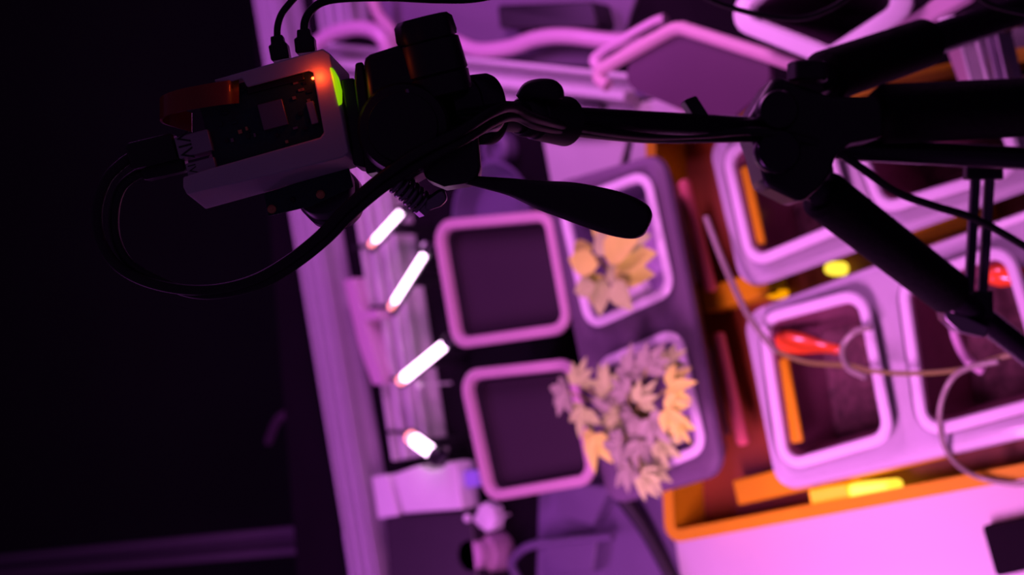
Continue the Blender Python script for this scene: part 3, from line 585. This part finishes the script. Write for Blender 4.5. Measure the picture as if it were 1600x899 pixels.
sil('column_clip', [(1068, 156), (1088, 149), (1108, 180), (1086, 184)], .855, .875, 'black')
# shoulder
sil('shoulder', [(1165, 188), (1206, 124), (1218, 118), (1246, 130), (1300, 150), (1378, 150), (1384, 214), (1330, 224), (1304, 246), (1302, 268), (1286, 290), (1254, 318), (1196, 290), (1184, 240)], .895, .945, 'black', bev=.004)
bm = bmesh.new(); c = F(1262, 112, .905); lathe(bm, c - uX * .006, c + uX * .0055, [(0, .0105), (.1, .0118), (.9, .0118), (1, .0100)], 30, .03); obj('height_knob', bm, M['black'], tr)
bm = bmesh.new(); c = F(1216, 236, .885); lathe(bm, c - bX * .01, c + bX * .003, [(0, .0130), (.8, .0130), (1, .0115)], 36); obj('pivot_disc', bm, M['tubeblk'], tr)
bm = bmesh.new(); c = F(1216, 172, .885); lathe(bm, c - bX * .01, c + bX * .002, [(0, .0120), (.8, .0120), (1, .0105)], 36); obj('pivot_disc', bm, M['black'], tr)
# legs
def leg(p0, p1, rel, rfoam, rtube, f0, f1, label, second=None):
    A, B = F(*p0), F(*p1); d = (B - A); k = (T + .004 - A.z) / d.z; E = A + d * k
    t = bpy.data.objects.new('leg', None); COL.objects.link(t); t.parent = tr; t.location = A - tr.location; t['label'] = label
    bm = bmesh.new(); lathe(bm, A + d * f0, A + d * f1, [(0, rfoam * .8), (.02, rfoam), (.97, rfoam), (1, rfoam * .82)], 32); obj('foam_grip', bm, M['foam'], t)
    bm = bmesh.new(); lathe(bm, A, A + d * (f1 + (k - f1) * .5), [(0, rtube), (1, rtube)], 24); obj('upper_tube', bm, M['tubeblk'], t)
    bm = bmesh.new(); lathe(bm, A + d * (f1 + (k - f1) * .45), E, [(0, rtube * .8), (1, rtube * .8)], 24); obj('lower_tube', bm, M['tubeblk'], t)
    q = f1 + (k - f1) * .45; bm = bmesh.new(); lathe(bm, A + d * (q - .03), A + d * (q + .06), [(0, rtube * 1.2), (1, rtube * 1.25)], 20); obj('leg_lock', bm, M['black'], t)
    bm = bmesh.new(); lathe(bm, A + d * (k - .05), E, [(0, rtube), (.8, rtube * 1.2), (1, rtube)], 20); obj('rubber_foot', bm, M['rubber'], t)
    return A, d
def mk(x, y, d): return (x, y, d)
leg((1250, 185, .925), (1600, 168, .965), 0, .0185, .0088, .33, 2.2, 'thickest leg running straight right')
lB = leg((1262, 130, .93), (1600, 14, 1.12), 0, .0165, .0110, .06, .50, 'leg rising to the upper right corner')
lC = leg((1232, 262, .92), (1600, 548, 1.08), 0, .0155, .0088, .12, .66, 'padded leg sloping down to the right')
bm = bmesh.new(); lathe(bm, F(1300, 232, .945), F(1640, 250, .985), [(0, .0060), (.05, .0072), (1, .0074)], 24); obj('brace_tube', bm, M['tubeblk'], tr)
# brace between the legs
A1, B1 = F(1536, 262, 1.0), F(1524, 466, 1.04)
br = bpy.data.objects.new('brace', None); COL.objects.link(br); br.parent = tr; br.location = A1 - tr.location
for s in (-1, 1):
    bm = bmesh.new(); o = rX * .0046 * s; dd = (B1 - A1) / 2; box(bm, (A1 + B1) / 2 + o, dd, rX * .0030, bX * .0030); obj('brace_rod', bm, M['bracem'], br, bevel=.0008)
bm = bmesh.new(); box(bm, A1, rX * .012, uX * .008, bX * .005); obj('brace_end', bm, M['black'], br, bevel=.001)
bm = bmesh.new(); box(bm, B1 - uX * .004, rX * .011, uX * .009, bX * .005); obj('brace_end', bm, M['black'], br, bevel=.001)
sil('leg_clamp', [(1474, 484), (1512, 496), (1546, 512), (1540, 528), (1500, 520), (1478, 500)], 1.03, 1.05, 'steel')
# thin cables near the top
for pts, lb in (([(1090, -10, 1.0), (1130, 8, 1.0), (1200, 26, 1.0), (1255, 28, 1.0), (1300, 12, 1.0), (1335, -12, 1.0)], 'thin black cable sagging across the top above the bright rimmed tub'), ([(1520, -10, 1.0), (1550, 8, 1.0), (1610, 22, 1.0), (1660, 26, 1.0)], 'thin black cable crossing the upper right corner')):
    bm = bmesh.new(); tube(bm, [F(*p) for p in pts], .0019, 10, smooth=8); tag(obj('black_cable', bm, M['rubber']), lb, 'cable')
